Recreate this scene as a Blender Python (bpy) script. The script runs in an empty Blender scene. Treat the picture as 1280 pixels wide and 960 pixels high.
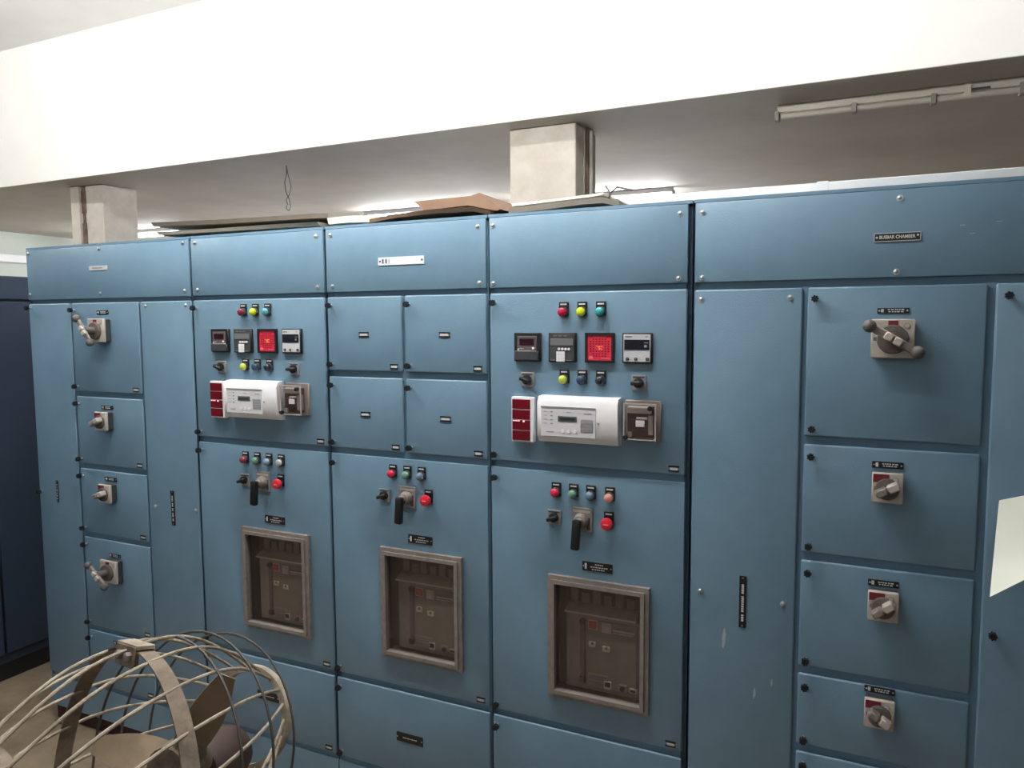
import bpy, bmesh, math, random
from mathutils import Matrix, Vector
random.seed(7)
scene = bpy.context.scene
COL = scene.collection
PI = math.pi

# ------------------------------------------------------------------ camera
cam_d = bpy.data.cameras.new('camera')
cam = bpy.data.objects.new('camera', cam_d)
COL.objects.link(cam)
cam_d.sensor_width = 36.0
cam_d.lens = 943.5 / 1280 * 36.0
cam_d.clip_start = 0.05
m3 = Matrix(((0.90573945, -0.02998899, 0.42277265),
             (0.42379404, 0.07793862, -0.90239913),
             (-0.00588828, 0.99650702, 0.08330124)))
cam.matrix_world = Matrix.Translation((0, -2.3333, 1.90)) @ m3.to_4x4()
scene.camera = cam

# ------------------------------------------------------------------ world, light, exposure
w = bpy.data.worlds.new('world'); scene.world = w; w.use_nodes = True
w.node_tree.nodes['Background'].inputs[0].default_value = (0.80, 0.90, 1.0, 1)
w.node_tree.nodes['Background'].inputs[1].default_value = 1.0
scene.view_settings.view_transform = 'Standard'
scene.view_settings.look = 'None'
scene.view_settings.gamma = 1.0
scene.view_settings.use_curve_mapping = False
scene.view_settings.exposure = 0.0
scene.cycles.use_denoising = True
scene.cycles.max_bounces = 8

REAR_WIN_POWER = 3.0
AISLE_WIN_POWER = 34.0
TUBE_STRENGTH = 84.0
PENDANT_STRENGTH = 178.0
AISLE_TUBE_STRENGTH = 90.0
def window_light(name, loc, rot, sx, sy, power, col):
    d = bpy.data.lights.new(name, 'AREA'); d.shape = 'RECTANGLE'; d.size = sx; d.size_y = sy
    d.energy = power; d.color = col
    o = bpy.data.objects.new(name, d); COL.objects.link(o); o.location = loc; o.rotation_euler = rot
    return o
# daylight through the high windows behind the photographer (rear wall) and the windows of the rear aisle
REAR_Y = -6.5; BACK_Y = 6.3; LEFT_X = -9.8; RIGHT_X = 5.0
FASCIA_Y = 1.73; SOFFIT_Z = 3.05; CEIL_Z = 4.15; FLOOR_Z = -0.10
REAR_WIN = [(-7.6, -5.2), (-4.6, -2.2), (-1.6, 0.8)]
for i, (a, b) in enumerate(REAR_WIN):
    window_light('daylight_rear', ((a + b) / 2, REAR_Y + 0.02, 3.2), (PI / 2, 0, 0), b - a, 1.3, REAR_WIN_POWER, (0.93, 0.97, 1.0))
BACK_WIN = [(-8.8, -6.8), (-6.0, -4.0), (-3.2, -1.2)]
for i, (a, b) in enumerate(BACK_WIN):
    window_light('daylight_aisle', ((a + b) / 2, BACK_Y - 0.02, 2.2), (-PI / 2, 0, 0), b - a, 1.2, AISLE_WIN_POWER, (0.95, 0.98, 1.0))

# ------------------------------------------------------------------ materials
MATS = {}
def srgb(r, g, b):
    f = lambda c: (c / 255 / 12.92) if c / 255 <= 0.04045 else ((c / 255 + 0.055) / 1.055) ** 2.4
    return (f(r), f(g), f(b), 1)
def mat(name, rgb, rough=0.5, metal=0.0, mottle=0.0, mscale=8.0, bump=0.0, bscale=300.0, emit=0.0, spec=0.5, coat=0.0, rgb2=None):
    if name in MATS: return MATS[name]
    m = bpy.data.materials.new(name); m.use_nodes = True
    nt = m.node_tree; b = nt.nodes['Principled BSDF']
    c = srgb(*rgb)
    b.inputs['Base Color'].default_value = c
    b.inputs['Roughness'].default_value = rough
    b.inputs['Metallic'].default_value = metal
    b.inputs['Specular IOR Level'].default_value = spec
    b.inputs['Coat Weight'].default_value = coat
    tc = nt.nodes.new('ShaderNodeTexCoord')
    if mottle > 0:
        n = nt.nodes.new('ShaderNodeTexNoise'); n.inputs['Scale'].default_value = mscale; n.inputs['Detail'].default_value = 6
        n.inputs['Roughness'].default_value = 0.65
        r = nt.nodes.new('ShaderNodeValToRGB')
        c2 = srgb(*rgb2) if rgb2 else tuple(x * (1 - mottle) for x in c[:3]) + (1,)
        r.color_ramp.elements[0].position = 0.35; r.color_ramp.elements[0].color = c2
        r.color_ramp.elements[1].position = 0.65; r.color_ramp.elements[1].color = c
        nt.links.new(tc.outputs['Object'], n.inputs['Vector']); nt.links.new(n.outputs['Fac'], r.inputs['Fac'])
        nt.links.new(r.outputs['Color'], b.inputs['Base Color'])
    if bump > 0:
        n2 = nt.nodes.new('ShaderNodeTexNoise'); n2.inputs['Scale'].default_value = bscale; n2.inputs['Detail'].default_value = 3
        bp = nt.nodes.new('ShaderNodeBump'); bp.inputs['Strength'].default_value = bump; bp.inputs['Distance'].default_value = 0.002
        nt.links.new(tc.outputs['Object'], n2.inputs['Vector']); nt.links.new(n2.outputs['Fac'], bp.inputs['Height'])
        nt.links.new(bp.outputs['Normal'], b.inputs['Normal'])
    if emit > 0:
        b.inputs['Emission Color'].default_value = c; b.inputs['Emission Strength'].default_value = emit
    MATS[name] = m
    return m
def glass(name, tint, gloss, rough, dust=0.22):
    m = bpy.data.materials.new(name); m.use_nodes = True; nt = m.node_tree
    nt.nodes.remove(nt.nodes['Principled BSDF']); out = nt.nodes['Material Output']
    t = nt.nodes.new('ShaderNodeBsdfTransparent'); t.inputs[0].default_value = (*tint, 1)
    g = nt.nodes.new('ShaderNodeBsdfGlossy'); g.inputs['Roughness'].default_value = rough
    df = nt.nodes.new('ShaderNodeBsdfDiffuse'); df.inputs[0].default_value = srgb(150, 138, 128)
    tc = nt.nodes.new('ShaderNodeTexCoord'); n = nt.nodes.new('ShaderNodeTexNoise'); n.inputs['Scale'].default_value = 14; n.inputs['Detail'].default_value = 8
    mr = nt.nodes.new('ShaderNodeMapRange'); mr.inputs[1].default_value = 0.3; mr.inputs[2].default_value = 0.8; mr.inputs[3].default_value = 0.02; mr.inputs[4].default_value = dust
    nt.links.new(tc.outputs['Object'], n.inputs['Vector']); nt.links.new(n.outputs['Fac'], mr.inputs[0])
    m1 = nt.nodes.new('ShaderNodeMixShader'); m1.inputs[0].default_value = gloss
    m2 = nt.nodes.new('ShaderNodeMixShader'); nt.links.new(mr.outputs[0], m2.inputs[0])
    nt.links.new(t.outputs[0], m1.inputs[1]); nt.links.new(g.outputs[0], m1.inputs[2])
    nt.links.new(m1.outputs[0], m2.inputs[1]); nt.links.new(df.outputs[0], m2.inputs[2])
    nt.links.new(m2.outputs[0], out.inputs[0])
    MATS[name] = m; return m

BLUE = mat('blue_enamel', (115, 148, 171), rough=0.38, mottle=0.10, mscale=5, bump=0.35, bscale=240, rgb2=(107, 140, 163), spec=0.75)
BLUEF = mat('blue_frame_enamel', (107, 140, 163), rough=0.5, bump=0.2, bscale=260)
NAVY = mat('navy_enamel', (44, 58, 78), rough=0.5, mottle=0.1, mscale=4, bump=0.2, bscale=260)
RUST = mat('oxide_red_channel', (70, 38, 36), rough=0.8, mottle=0.4, mscale=20)
BLACK = mat('black_plastic', (24, 25, 28), rough=0.45)
BLACKM = mat('black_engraved', (26, 27, 30), rough=0.35)
WHITEINK = mat('white_engraving', (215, 215, 212), rough=0.6)
DGREY = mat('dark_grey_plastic', (62, 64, 68), rough=0.5)
MGREY = mat('mid_grey_plastic', (140, 139, 138), rough=0.5)
CHROME = mat('zinc_screw', (205, 208, 210), rough=0.3, metal=0.85)
ALU = mat('polished_label', (238, 241, 245), rough=0.22, metal=0.35)  # base whitened to carry the glare on the label plates
CREAM = mat('cream_plastic', (196, 188, 178), rough=0.5, mottle=0.12, mscale=30)
TAUPE = mat('dusty_taupe', (146, 138, 132), rough=0.7, mottle=0.25, mscale=40)
TAUPED = mat('dusty_dark_taupe', (100, 92, 88), rough=0.7, mottle=0.25, mscale=40)
MAROON = mat('maroon_print', (120, 38, 52), rough=0.5)
WHITE = mat('white_plastic', (244, 243, 247), rough=0.4)
OFFWHITE = mat('off_white_face', (205, 206, 212), rough=0.45)
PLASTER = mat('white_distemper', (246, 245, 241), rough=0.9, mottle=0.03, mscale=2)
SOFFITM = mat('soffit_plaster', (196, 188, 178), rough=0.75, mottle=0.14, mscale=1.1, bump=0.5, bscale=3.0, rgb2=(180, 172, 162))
COLM = mat('column_plaster', (208, 202, 193), rough=0.85, mottle=0.10, mscale=7, rgb2=(192, 184, 173))
DARKWALL = mat('low_bounce_wall_paint', (84, 92, 92), rough=0.8, mottle=0.06, mscale=2)  # unseen walls kept dark to cut bounce light on the panels
CEILM = mat('ceiling_distemper', (240, 239, 237), rough=0.9, mottle=0.04, mscale=3)
GREENW = mat('pale_green_wall', (214, 222, 214), rough=0.85, mottle=0.06, mscale=2)
FLOORM = mat('sandy_floor', (150, 134, 112), rough=0.75, mottle=0.3, mscale=5, rgb2=(122, 106, 88), bump=0.2, bscale=60)
GALV = mat('galvanised_sheet', (226, 228, 230), rough=0.38, metal=0.5, mottle=0.08, mscale=6)
CARD = mat('brown_cardboard', (112, 88, 70), rough=0.85, mottle=0.15, mscale=10)
CARDG = mat('grey_board', (146, 138, 126), rough=0.85, mottle=0.2, mscale=12)
CARDD = mat('board_edge_dark', (96, 88, 80), rough=0.9)
PAPER = mat('paper_sheet', (238, 242, 230), rough=0.8, mottle=0.03, mscale=6)
FANM = mat('dusty_cream_fan', (178, 168, 152), rough=0.65, mottle=0.25, mscale=18, rgb2=(132, 118, 100))
FANDK = mat('dusty_fan_band', (134, 120, 104), rough=0.75, mottle=0.3, mscale=25, rgb2=(98, 86, 74))
BLADE = mat('dusty_fan_blade', (150, 132, 108), rough=0.7, mottle=0.25, mscale=14)
MOTOR = mat('motor_brown', (74, 58, 54), rough=0.6)
TUBEM = mat('added_hall_tube', (254, 252, 248), emit=TUBE_STRENGTH)
PTUBEM = mat('added_pendant_tube', (255, 251, 245), emit=PENDANT_STRENGTH)
ATUBEM = mat('lit_aisle_tube', (250, 252, 255), emit=AISLE_TUBE_STRENGTH)
TUBEOFF = mat('unlit_tube', (188, 182, 172), rough=0.35)
BATTEN = mat('batten_enamel', (196, 188, 176), rough=0.5)
STAIN = mat('column_stain', (120, 104, 86), rough=0.9, mottle=0.5, mscale=18, rgb2=(78, 66, 56))
CONDUIT = mat('conduit_grey', (150, 144, 136), rough=0.6)
WIREM = mat('grey_wire', (70, 66, 62), rough=0.6)
SKYPANE = mat('daylit_pane', (235, 242, 250), emit=0.9)
GLASS = glass('dusty_window_glass', (0.90, 0.87, 0.86), 0.05, 0.12, 0.10)
CLEAR = glass('clear_cover', (0.96, 0.95, 0.95), 0.07, 0.08, 0.06)
SCUFF = mat('white_paint_scuff', (170, 184, 192), rough=0.7)

# ------------------------------------------------------------------ mesh helpers
class MB:
    def __init__(s): s.bm = bmesh.new(); s.mats = []
    def mi(s, m):
        if m not in s.mats: s.mats.append(m)
        return s.mats.index(m)
    def _merge(s, t, m):
        i = s.mi(m)
        for f in t.faces: f.material_index = i
        me = bpy.data.meshes.new('tmp'); t.to_mesh(me); t.free()
        s.bm.from_mesh(me); bpy.data.meshes.remove(me)
        return s
    def box(s, x0, x1, y0, y1, z0, z1, m, bev=0.0, seg=1, mx=None):
        t = bmesh.new(); bmesh.ops.create_cube(t, size=1)
        bmesh.ops.transform(t, verts=t.verts, matrix=Matrix.Translation(((x0 + x1) / 2, (y0 + y1) / 2, (z0 + z1) / 2)) @ Matrix.Diagonal((abs(x1 - x0), abs(y1 - y0), abs(z1 - z0), 1)))
        if bev > 0: bmesh.ops.bevel(t, geom=t.edges[:], offset=bev, segments=seg, affect='EDGES', profile=0.5)
        if mx: bmesh.ops.transform(t, verts=t.verts, matrix=mx)
        return s._merge(t, m)
    def cyl(s, p0, p1, r0, m, r1=None, seg=16, bev=0.0):
        p0 = Vector(p0); p1 = Vector(p1); d = p1 - p0
        t = bmesh.new(); bmesh.ops.create_cone(t, cap_ends=True, segments=seg, radius1=r0, radius2=r0 if r1 is None else r1, depth=d.length)
        if bev > 0:
            bmesh.ops.bevel(t, geom=[e for e in t.edges if abs(e.verts[0].co.z - e.verts[1].co.z) < 1e-6], offset=bev, segments=2, affect='EDGES', profile=0.5)
        bmesh.ops.transform(t, verts=t.verts, matrix=Matrix.Translation((p0 + p1) / 2) @ d.to_track_quat('Z', 'Y').to_matrix().to_4x4())
        return s._merge(t, m)
    def ball(s, c, r, m, sc=(1, 1, 1), u=14, v=9):
        t = bmesh.new(); bmesh.ops.create_uvsphere(t, u_segments=u, v_segments=v, radius=r)
        bmesh.ops.transform(t, verts=t.verts, matrix=Matrix.Translation(c) @ Matrix.Diagonal((*sc, 1)))
        return s._merge(t, m)
    def prism(s, poly, y0, y1, m, bev=0.0):          # poly in x,z ; extruded along y
        t = bmesh.new()
        a = [t.verts.new((x, y0, z)) for x, z in poly]; b = [t.verts.new((x, y1, z)) for x, z in poly]
        t.faces.new(a); t.faces.new(b[::-1])
        n = len(poly)
        for i in range(n): t.faces.new((a[i], b[i], b[(i + 1) % n], a[(i + 1) % n]))
        bmesh.ops.recalc_face_normals(t, faces=t.faces)
        if bev > 0: bmesh.ops.bevel(t, geom=t.edges[:], offset=bev, segments=1, affect='EDGES')
        return s._merge(t, m)
    def prof(s, poly, x0, x1, m):                    # poly in y,z ; extruded along x
        t = bmesh.new()
        a = [t.verts.new((x0, y, z)) for y, z in poly]; b = [t.verts.new((x1, y, z)) for y, z in poly]
        t.faces.new(a); t.faces.new(b[::-1]); n = len(poly)
        for i in range(n): t.faces.new((a[i], b[i], b[(i + 1) % n], a[(i + 1) % n]))
        bmesh.ops.recalc_face_normals(t, faces=t.faces)
        return s._merge(t, m)
    def frame(s, x0, x1, z0, z1, hx0, hx1, hz0, hz1, y0, y1, m, bev=0.0):   # slab with a rectangular hole
        t = bmesh.new()
        def q(y): return ([t.verts.new((x, y, z)) for x, z in ((x0, z0), (x1, z0), (x1, z1), (x0, z1))],
                          [t.verts.new((x, y, z)) for x, z in ((hx0, hz0), (hx1, hz0), (hx1, hz1), (hx0, hz1))])
        fo, fi = q(y0); bo, bi = q(y1)
        for i in range(4):
            j = (i + 1) % 4
            t.faces.new((fo[i], fo[j], fi[j], fi[i])); t.faces.new((bo[i], bi[i], bi[j], bo[j]))
            t.faces.new((fo[i], bo[i], bo[j], fo[j])); t.faces.new((fi[i], fi[j], bi[j], bi[i]))
        bmesh.ops.recalc_face_normals(t, faces=t.faces)
        if bev > 0:
            es = [e for e in t.edges if all(v.co.y == y0 for v in e.verts) and
                  (all(v in fo for v in e.verts) or all(v in fi for v in e.verts))]
            bmesh.ops.bevel(t, geom=es, offset=bev, segments=2, affect='EDGES', profile=0.5)
        return s._merge(t, m)
    def tube(s, pts, r, m, seg=8, closed=False):
        pts = [Vector(p) for p in pts]; n = len(pts); t = bmesh.new(); rings = []
        up = None
        for i, p in enumerate(pts):
            if closed: d = pts[(i + 1) % n] - pts[i - 1]
            else: d = pts[min(i + 1, n - 1)] - pts[max(i - 1, 0)]
            d.normalize()
            if up is None: up = d.orthogonal().normalized()
            up = (up - d * up.dot(d)).normalized(); sd = d.cross(up)
            rings.append([t.verts.new(p + r * (math.cos(2 * PI * k / seg) * up + math.sin(2 * PI * k / seg) * sd)) for k in range(seg)])
        rng = n if closed else n - 1
        for i in range(rng):
            a, b = rings[i], rings[(i + 1) % n]
            for k in range(seg): t.faces.new((a[k], a[(k + 1) % seg], b[(k + 1) % seg], b[k]))
        if not closed: t.faces.new(rings[0][::-1]); t.faces.new(rings[-1])
        bmesh.ops.recalc_face_normals(t, faces=t.faces)
        return s._merge(t, m)
    def mesh(s, name):
        me = bpy.data.meshes.new(name); s.bm.to_mesh(me); s.bm.free()
        for m in s.mats: me.materials.append(m)
        me.shade_smooth(); me.set_sharp_from_angle(angle=math.radians(38))
        return me

ORIG = {}
def link(name, me, parent=None, loc=(0, 0, 0)):
    o = bpy.data.objects.new(name, me); COL.objects.link(o)
    loc = Vector(loc); ORIG[o.name] = loc
    if parent is not None:
        o.parent = parent; o.location = loc - ORIG[parent.name]
    else: o.location = loc
    return o
def build(name, mb, parent=None, loc=(0, 0, 0)): return link(name, mb.mesh(name), parent, loc)
def tag(o, label, cat, group=None):
    o['label'] = label; o['category'] = cat
    if group: o['group'] = group
    return o
def thing(name, loc, label, cat, group=None): return tag(link(name, None, None, loc), label, cat, group)
def struct(name, mb, loc=(0, 0, 0), label=None):
    o = build(name, mb, None, loc); o['kind'] = 'structure'
    if label: o['label'] = label
    return o
CACHE = {}
def shared(key, fn):
    if key not in CACHE: CACHE[key] = fn().mesh(key if isinstance(key, str) else key[0])
    return CACHE[key]

# ------------------------------------------------------------------ the room
T = 0.2
struct('floor', MB().box(LEFT_X - T, RIGHT_X + T, REAR_Y - T, BACK_Y + T, FLOOR_Z - T, FLOOR_Z, FLOORM))
struct('ceiling', MB().box(LEFT_X - T, RIGHT_X + T, REAR_Y - T, FASCIA_Y + 0.2, CEIL_Z, CEIL_Z + T, CEILM))
struct('wall_fascia', MB().box(LEFT_X, RIGHT_X, FASCIA_Y, FASCIA_Y + 0.12, SOFFIT_Z + .003, CEIL_Z, PLASTER), label='bright white painted bulkhead above the switchgear')
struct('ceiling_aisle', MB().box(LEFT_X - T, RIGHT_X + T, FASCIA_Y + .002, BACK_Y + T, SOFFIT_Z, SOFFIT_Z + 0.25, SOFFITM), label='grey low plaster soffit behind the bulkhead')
struct('wall_left', MB().box(LEFT_X - T, LEFT_X, REAR_Y - T, BACK_Y + T, FLOOR_Z, CEIL_Z, GREENW))
struct('wall_right', MB().box(RIGHT_X, RIGHT_X + T, REAR_Y - T, BACK_Y + T, FLOOR_Z, CEIL_Z, DARKWALL))
def wall_with_windows(name, y0, y1, wins, z0, z1, ztop, m):
    b = MB(); xs = LEFT_X
    for a, c in wins:
        b.box(xs, a, y0, y1, FLOOR_Z, ztop, m); b.box(a, c, y0, y1, FLOOR_Z, z0, m); b.box(a, c, y0, y1, z1, ztop, m); xs = c
    b.box(xs, RIGHT_X, y0, y1, FLOOR_Z, ztop, m)
    return struct(name, b)
wall_with_windows('wall_rear', REAR_Y - T, REAR_Y, REAR_WIN, 2.5, 3.9, CEIL_Z, DARKWALL)
wall_with_windows('wall_back', BACK_Y, BACK_Y + T, BACK_WIN, 1.5, 2.8, SOFFIT_Z, PLASTER)
n = 1
for wins, y, z0, z1 in ((REAR_WIN, REAR_Y - 0.1, 2.5, 3.9), (BACK_WIN, BACK_Y + 0.1, 1.5, 2.8)):
    for a, c in wins:
        wo = struct('window_%d' % n, MB().frame(a, c, z0, z1, a + .05, c - .05, z0 + .05, z1 - .05, y - .03, y + .03, WHITE)); n += 1
        xm = (a + c) / 2
        build('mullion', MB().box(xm - .02, xm + .02, y - .02, y + .02, z0 + .05, z1 - .05, WHITE), wo)
        for p, q in ((a + .05, xm - .02), (xm + .02, c - .05)):
            build('pane', MB().box(p, q, y - .004, y + .004, z0 + .05, z1 - .05, SKYPANE), wo)
struct('trim_1', MB().box(LEFT_X, LEFT_X + .06, 0.5, BACK_Y, 2.67, 2.77, WHITE, bev=.008), label='white trunking strip along the far left wall')

def column(name, x1, wd, y0, dp, pipe_on, label):
    o = struct(name, MB().box(x1 - wd, x1, y0, y0 + dp, FLOOR_Z, SOFFIT_Z, COLM, bev=.006), label=label)
    if pipe_on == 'front':
        xp = x1 - wd * 0.58
        st = MB(); z = FLOOR_Z; 
        while z < SOFFIT_Z - .01:
            h = random.uniform(.04, .10); ww = random.uniform(.018, .034); z1 = min(z + h, SOFFIT_Z - .002)
            st.box(xp - ww, xp + ww * .8, y0 - .006, y0 + .004, z, z1, STAIN); z += h
        build('stained_chase', st, o)
        build('trunking', MB().box(xp - .20 + .06, xp - .035, y0 - .025, y0 + .002, FLOOR_Z, SOFFIT_Z, COLM, bev=.004), o)
    else:
        yp = y0 + dp * 0.45
        for k, (dy, r, m) in enumerate(((0, .012, STAIN), (.055, .016, COLM), (-.035, .007, CONDUIT))):
            build('conduit', MB().cyl((x1 + r, yp + dy, FLOOR_Z), (x1 + r, yp + dy, SOFFIT_Z), r, m, seg=10), o)
        st = MB(); z = 1.9
        while z < SOFFIT_Z - .02:
            h = random.uniform(.05, .12); ww = random.uniform(.01, .03); z1 = min(z + h, SOFFIT_Z - .002)
            st.box(x1 - .002, x1 + .003, yp - .02 - ww * .4, yp + .018, z, z1, STAIN); z += h
        build('stained_chase', st, o)
    return o
column('column_1', -1.565, 0.425, 1.90, 0.36, 'side', 'cream plastered column with grey conduits on its right side')
column('column_2', -5.76, 0.39, 1.99, 0.33, 'front', 'cream plastered column with dark stained chase down its front')

# ------------------------------------------------------------------ tube lights: added unseen over the hall, real in the aisle
def tube_light(x, y, z, lit_m, label, group, length=1.2, axis='x', drop=0.0):
    t = thing('tube_light', (x, y, z), label, 'tube light', group)
    h = length / 2
    b = MB().box(-h, h, -.03, .03, -drop - .045, -drop, WHITE, bev=.004)
    if drop:
        for s in (-.4, .4): b.cyl((s * length, 0, -drop), (s * length, 0, 0), .006, BATTEN, seg=8)
    build('batten', b, t, (x, y, z))
    build('tube', MB().cyl((-h + .02, 0, -drop - .075), (h - .02, 0, -drop - .075), .019, lit_m, seg=14), t, (x, y, z))
    for s in (-1, 1):
        build('lamp_holder', MB().box(s * h - .012, s * h + .012, -.02, .02, -drop - .10, -drop - .03, WHITE, bev=.003), t, (x, y, z))
    return t
for i, (x, nm) in enumerate(((-7.4, 'leftmost'), (-5.2, 'second from the left'), (-3.0, 'middle one'), (-.8, 'second from the right'), (1.4, 'rightmost'))):
    tube_light(x, .20, CEIL_Z, TUBEM, 'added unseen tube light under the hall ceiling brightening the bulkhead, %s of five' % nm, 'added tube lights of the hall', drop=.12)  # added out of view to wash the bulkhead with light
for x, nm in ((-4.9, 'left'), (-2.4, 'middle'), (-1.05, 'right')):
    tube_light(x, -.60, CEIL_Z, PTUBEM, 'added unseen tube light on long rods in front of the cabinet tops, %s one' % nm, 'added tube lights on long rods', drop=.95)  # added out of view so the cabinet fronts darken toward the floor
for x, ln, lab in ((-8.25, 1.5, 'lit tube light on the low soffit beyond the stained column'),
                   (-4.05, 1.5, 'lit tube light on the low soffit behind the brown cardboard'),
                   (-2.3, 1.5, 'lit tube light on the low soffit right of the middle column')):
    tube_light(x, 4.3, SOFFIT_Z, ATUBEM, lab, 'lit tube lights of the rear aisle', length=ln)

# unlit batten on the soffit at the right
t = thing('fluorescent_batten', (0.25, 2.10, SOFFIT_Z), 'unlit tube batten on the grey soffit above the busbar chamber', 'tube light')
o0 = (0.25, 2.10, SOFFIT_Z)
build('batten', MB().box(-.72, 1.1, -.035, .025, -.042, 0, BATTEN, bev=.004), t, o0)
build('tube', MB().cyl((-.70, -.03, -.062), (.48, -.03, -.062), .016, TUBEOFF, seg=12), t, o0)
for x in (-.72, -.34, .02):
    build('clip', MB().box(x - .012, x + .012, -.055, .0, -.085, -.035, CONDUIT, bev=.003), t, o0)
build('lamp_holder', MB().box(.15, .18, -.05, 0.0, -.06, 0.0, BATTEN).box(.17, .26, -.045, -.03, -.04, -.03, DGREY), t, o0)
build('lamp_holder', MB().box(.38, .42, -.055, 0, -.085, -.03, CONDUIT, bev=.003), t, o0)

# wire loop hanging from the soffit
y = 2.10; x = -3.90
pts = [(x, y, SOFFIT_Z), (x + .002, y, 2.99), (x - .02, y, 2.93), (x - .012, y, 2.86), (x + .018, y, 2.80), (x + .028, y, 2.75), (x + .012, y, 2.72), (x - .012, y, 2.735), (x - .008, y, 2.76)]
pts2 = [(x, y, SOFFIT_Z), (x + .006, y + .01, 2.98), (x + .03, y + .01, 2.90), (x + .012, y + .01, 2.84), (x - .02, y + .01, 2.80), (x - .005, y + .01, 2.765)]
tag(build('hanging_wire', MB().tube(pts, .0032, WIREM, seg=6).tube(pts2, .0028, WIREM, seg=6)), 'thin grey wire loop hanging from the low soffit', 'wire')

# ------------------------------------------------------------------ small hardware (shared meshes, local origin on the door face)
def mk_latch():
    b = MB().cyl((0, .0, 0), (0, -.016, 0), .005, CHROME, seg=8)
    poly = []
    for k in range(28):
        a = 2 * PI * k / 28; r = .0095 + .0016 * math.cos(7 * a); poly.append((r * math.cos(a), r * math.sin(a)))
    return b.prism(poly, -.030, -.014, BLACK)
def mk_screw(): return MB().cyl((0, 0, 0), (0, -.002, 0), .0085, CHROME, seg=14).ball((0, -.002, 0), .0062, CHROME, sc=(1, .75, 1), u=12, v=8)
def mk_tag(): return MB().box(-.012, .012, -.0025, 0, -.006, .006, WHITEINK).box(-.017, .017, -.0032, 0, .0045, .0095, BLACKM).box(-.017, .017, -.0032, 0, -.0095, -.0045, BLACKM)
def mk_door_tag(): return MB().box(-.017, .017, -.0025, 0, -.006, .006, WHITEINK).box(-.022, .022, -.0032, 0, .0045, .0095, BLACKM).box(-.022, .022, -.0032, 0, -.0095, -.0045, BLACKM)
def latch(par, x, z): return link('latch_knob', shared('latch_knob', mk_latch), par, (x, 0, z))
def screw(par, x, z): return link('screw', shared('screw', mk_screw), par, (x, 0, z))
def idtag(par, x, z): return link('id_tag', shared('id_tag', mk_tag), par, (x, 0, z))
def nameplate(par, x, z, wd, ht, rows=((-.0, .7),), icon=False, vertical=False):
    def mk():
        b = MB().box(-wd / 2, wd / 2, -.003, 0, -ht / 2, ht / 2, BLACKM, bev=.0008)
        L = ht if vertical else wd
        for s in (-1, 1):
            c = (0, -.003, s * (ht / 2 - .006)) if vertical else (s * (wd / 2 - .005), -.003, 0)
            b.cyl((c[0], -.0025, c[2]), (c[0], -.004, c[2]), .0025, CHROME, seg=8)
        rnd = random.Random(int(wd * 1e4) + int(ht * 1e5))
        for off, frac in rows:
            u = -L * frac / 2 + (.008 if icon else 0)
            while u < L * frac / 2:
                wl = rnd.uniform(.003, .007)
                if vertical: b.box(off - .0035, off + .0035, -.0036, -.002, u, u + wl, WHITEINK)
                else: b.box(u, u + wl, -.0036, -.002, off - .0016, off + .0016, WHITEINK)
                u += wl + rnd.choice((.0015, .002, .008 if vertical else .003))
        if icon: b.box(-wd / 2 + .009, -wd / 2 + .016, -.0036, -.002, -ht * .3, ht * .3, WHITEINK)
        return b
    return link('nameplate', shared(('nameplate', wd, ht, rows, icon, vertical), mk), par, (x, 0, z))

GAP = 0.0065; GAPZ = 0.0115
DT = .011
def door(par, x0, x1, z0, z1, latches=True, hole=None, name='door', tagpos=True, gx0=None, gx1=None):
    x0 += GAP if gx0 is None else gx0; x1 -= GAP if gx1 is None else gx1; z0 += GAPZ; z1 -= GAPZ
    b = MB()
    if hole: b.frame(x0, x1, z0, z1, *hole, 0, DT, BLUE, bev=.006)
    else: b.box(x0, x1, 0, DT, z0, z1, BLUE, bev=.006, seg=3)
    cx, cz = (x0 + x1) / 2, z0
    # put the origin on the door's lower middle
    me = b.mesh(name); me.transform(Matrix.Translation((-cx, 0, -cz)))
    d = link(name, me, par, (cx, 0, cz))
    if latches:
        latch(d, x0 + .021, z1 - .033)
        if z1 - z0 > .2: latch(d, x0 + .021, z0 + .024)
    if tagpos: idtag(d, x1 - .035, z0 + .020)
    return d

DEPTH = 0.95; TOPZ = 2.262
def carcass(cab, x0, x1, mull, rails):
    """sheet steel body with front posts (mull: list of x) and rails (list of (xa,xb,z))"""
    y0 = DT + .001
    b = MB()
    b.box(x0 + .002, x0 + .020, y0, DEPTH, .0, TOPZ, BLUEF); b.box(x1 - .020, x1 - .002, y0, DEPTH, .0, TOPZ, BLUEF)
    b.box(x0 + .002, x1 - .002, y0, DEPTH, TOPZ - .02, TOPZ, BLUEF); b.box(x0 + .002, x1 - .002, y0, DEPTH, 0, .02, BLUEF)
    b.box(x0 + .002, x1 - .002, DEPTH - .02, DEPTH, 0, TOPZ, BLUEF)
    b.box(x0 + .002, x1 - .002, .004, y0 + .03, TOPZ - .010, TOPZ, BLUE)          # top lip above the cover plates
    for x in [x0 + .016, x1 - .016] + mull: b.box(x - .014, x + .014, y0, y0 + .03, .0, TOPZ, BLUEF)
    for xa, xb, z in rails: b.box(xa + .002, xb - .002, y0 + .001, y0 + .03, z - .028, z + .025, BLUEF)
    build('body', b, cab)
    build('plinth', MB().box(x0 + .003, x1 - .003, .006, .03, -.018, .138, BLUE, bev=.002), cab)
    build('base_channel', MB().box(x0, x1, .03, DEPTH - .02, FLOOR_Z, -.018, RUST), cab)
PLATE_B, PLATE_T, DOOR_T = 2.013, 2.252, 2.006
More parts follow.
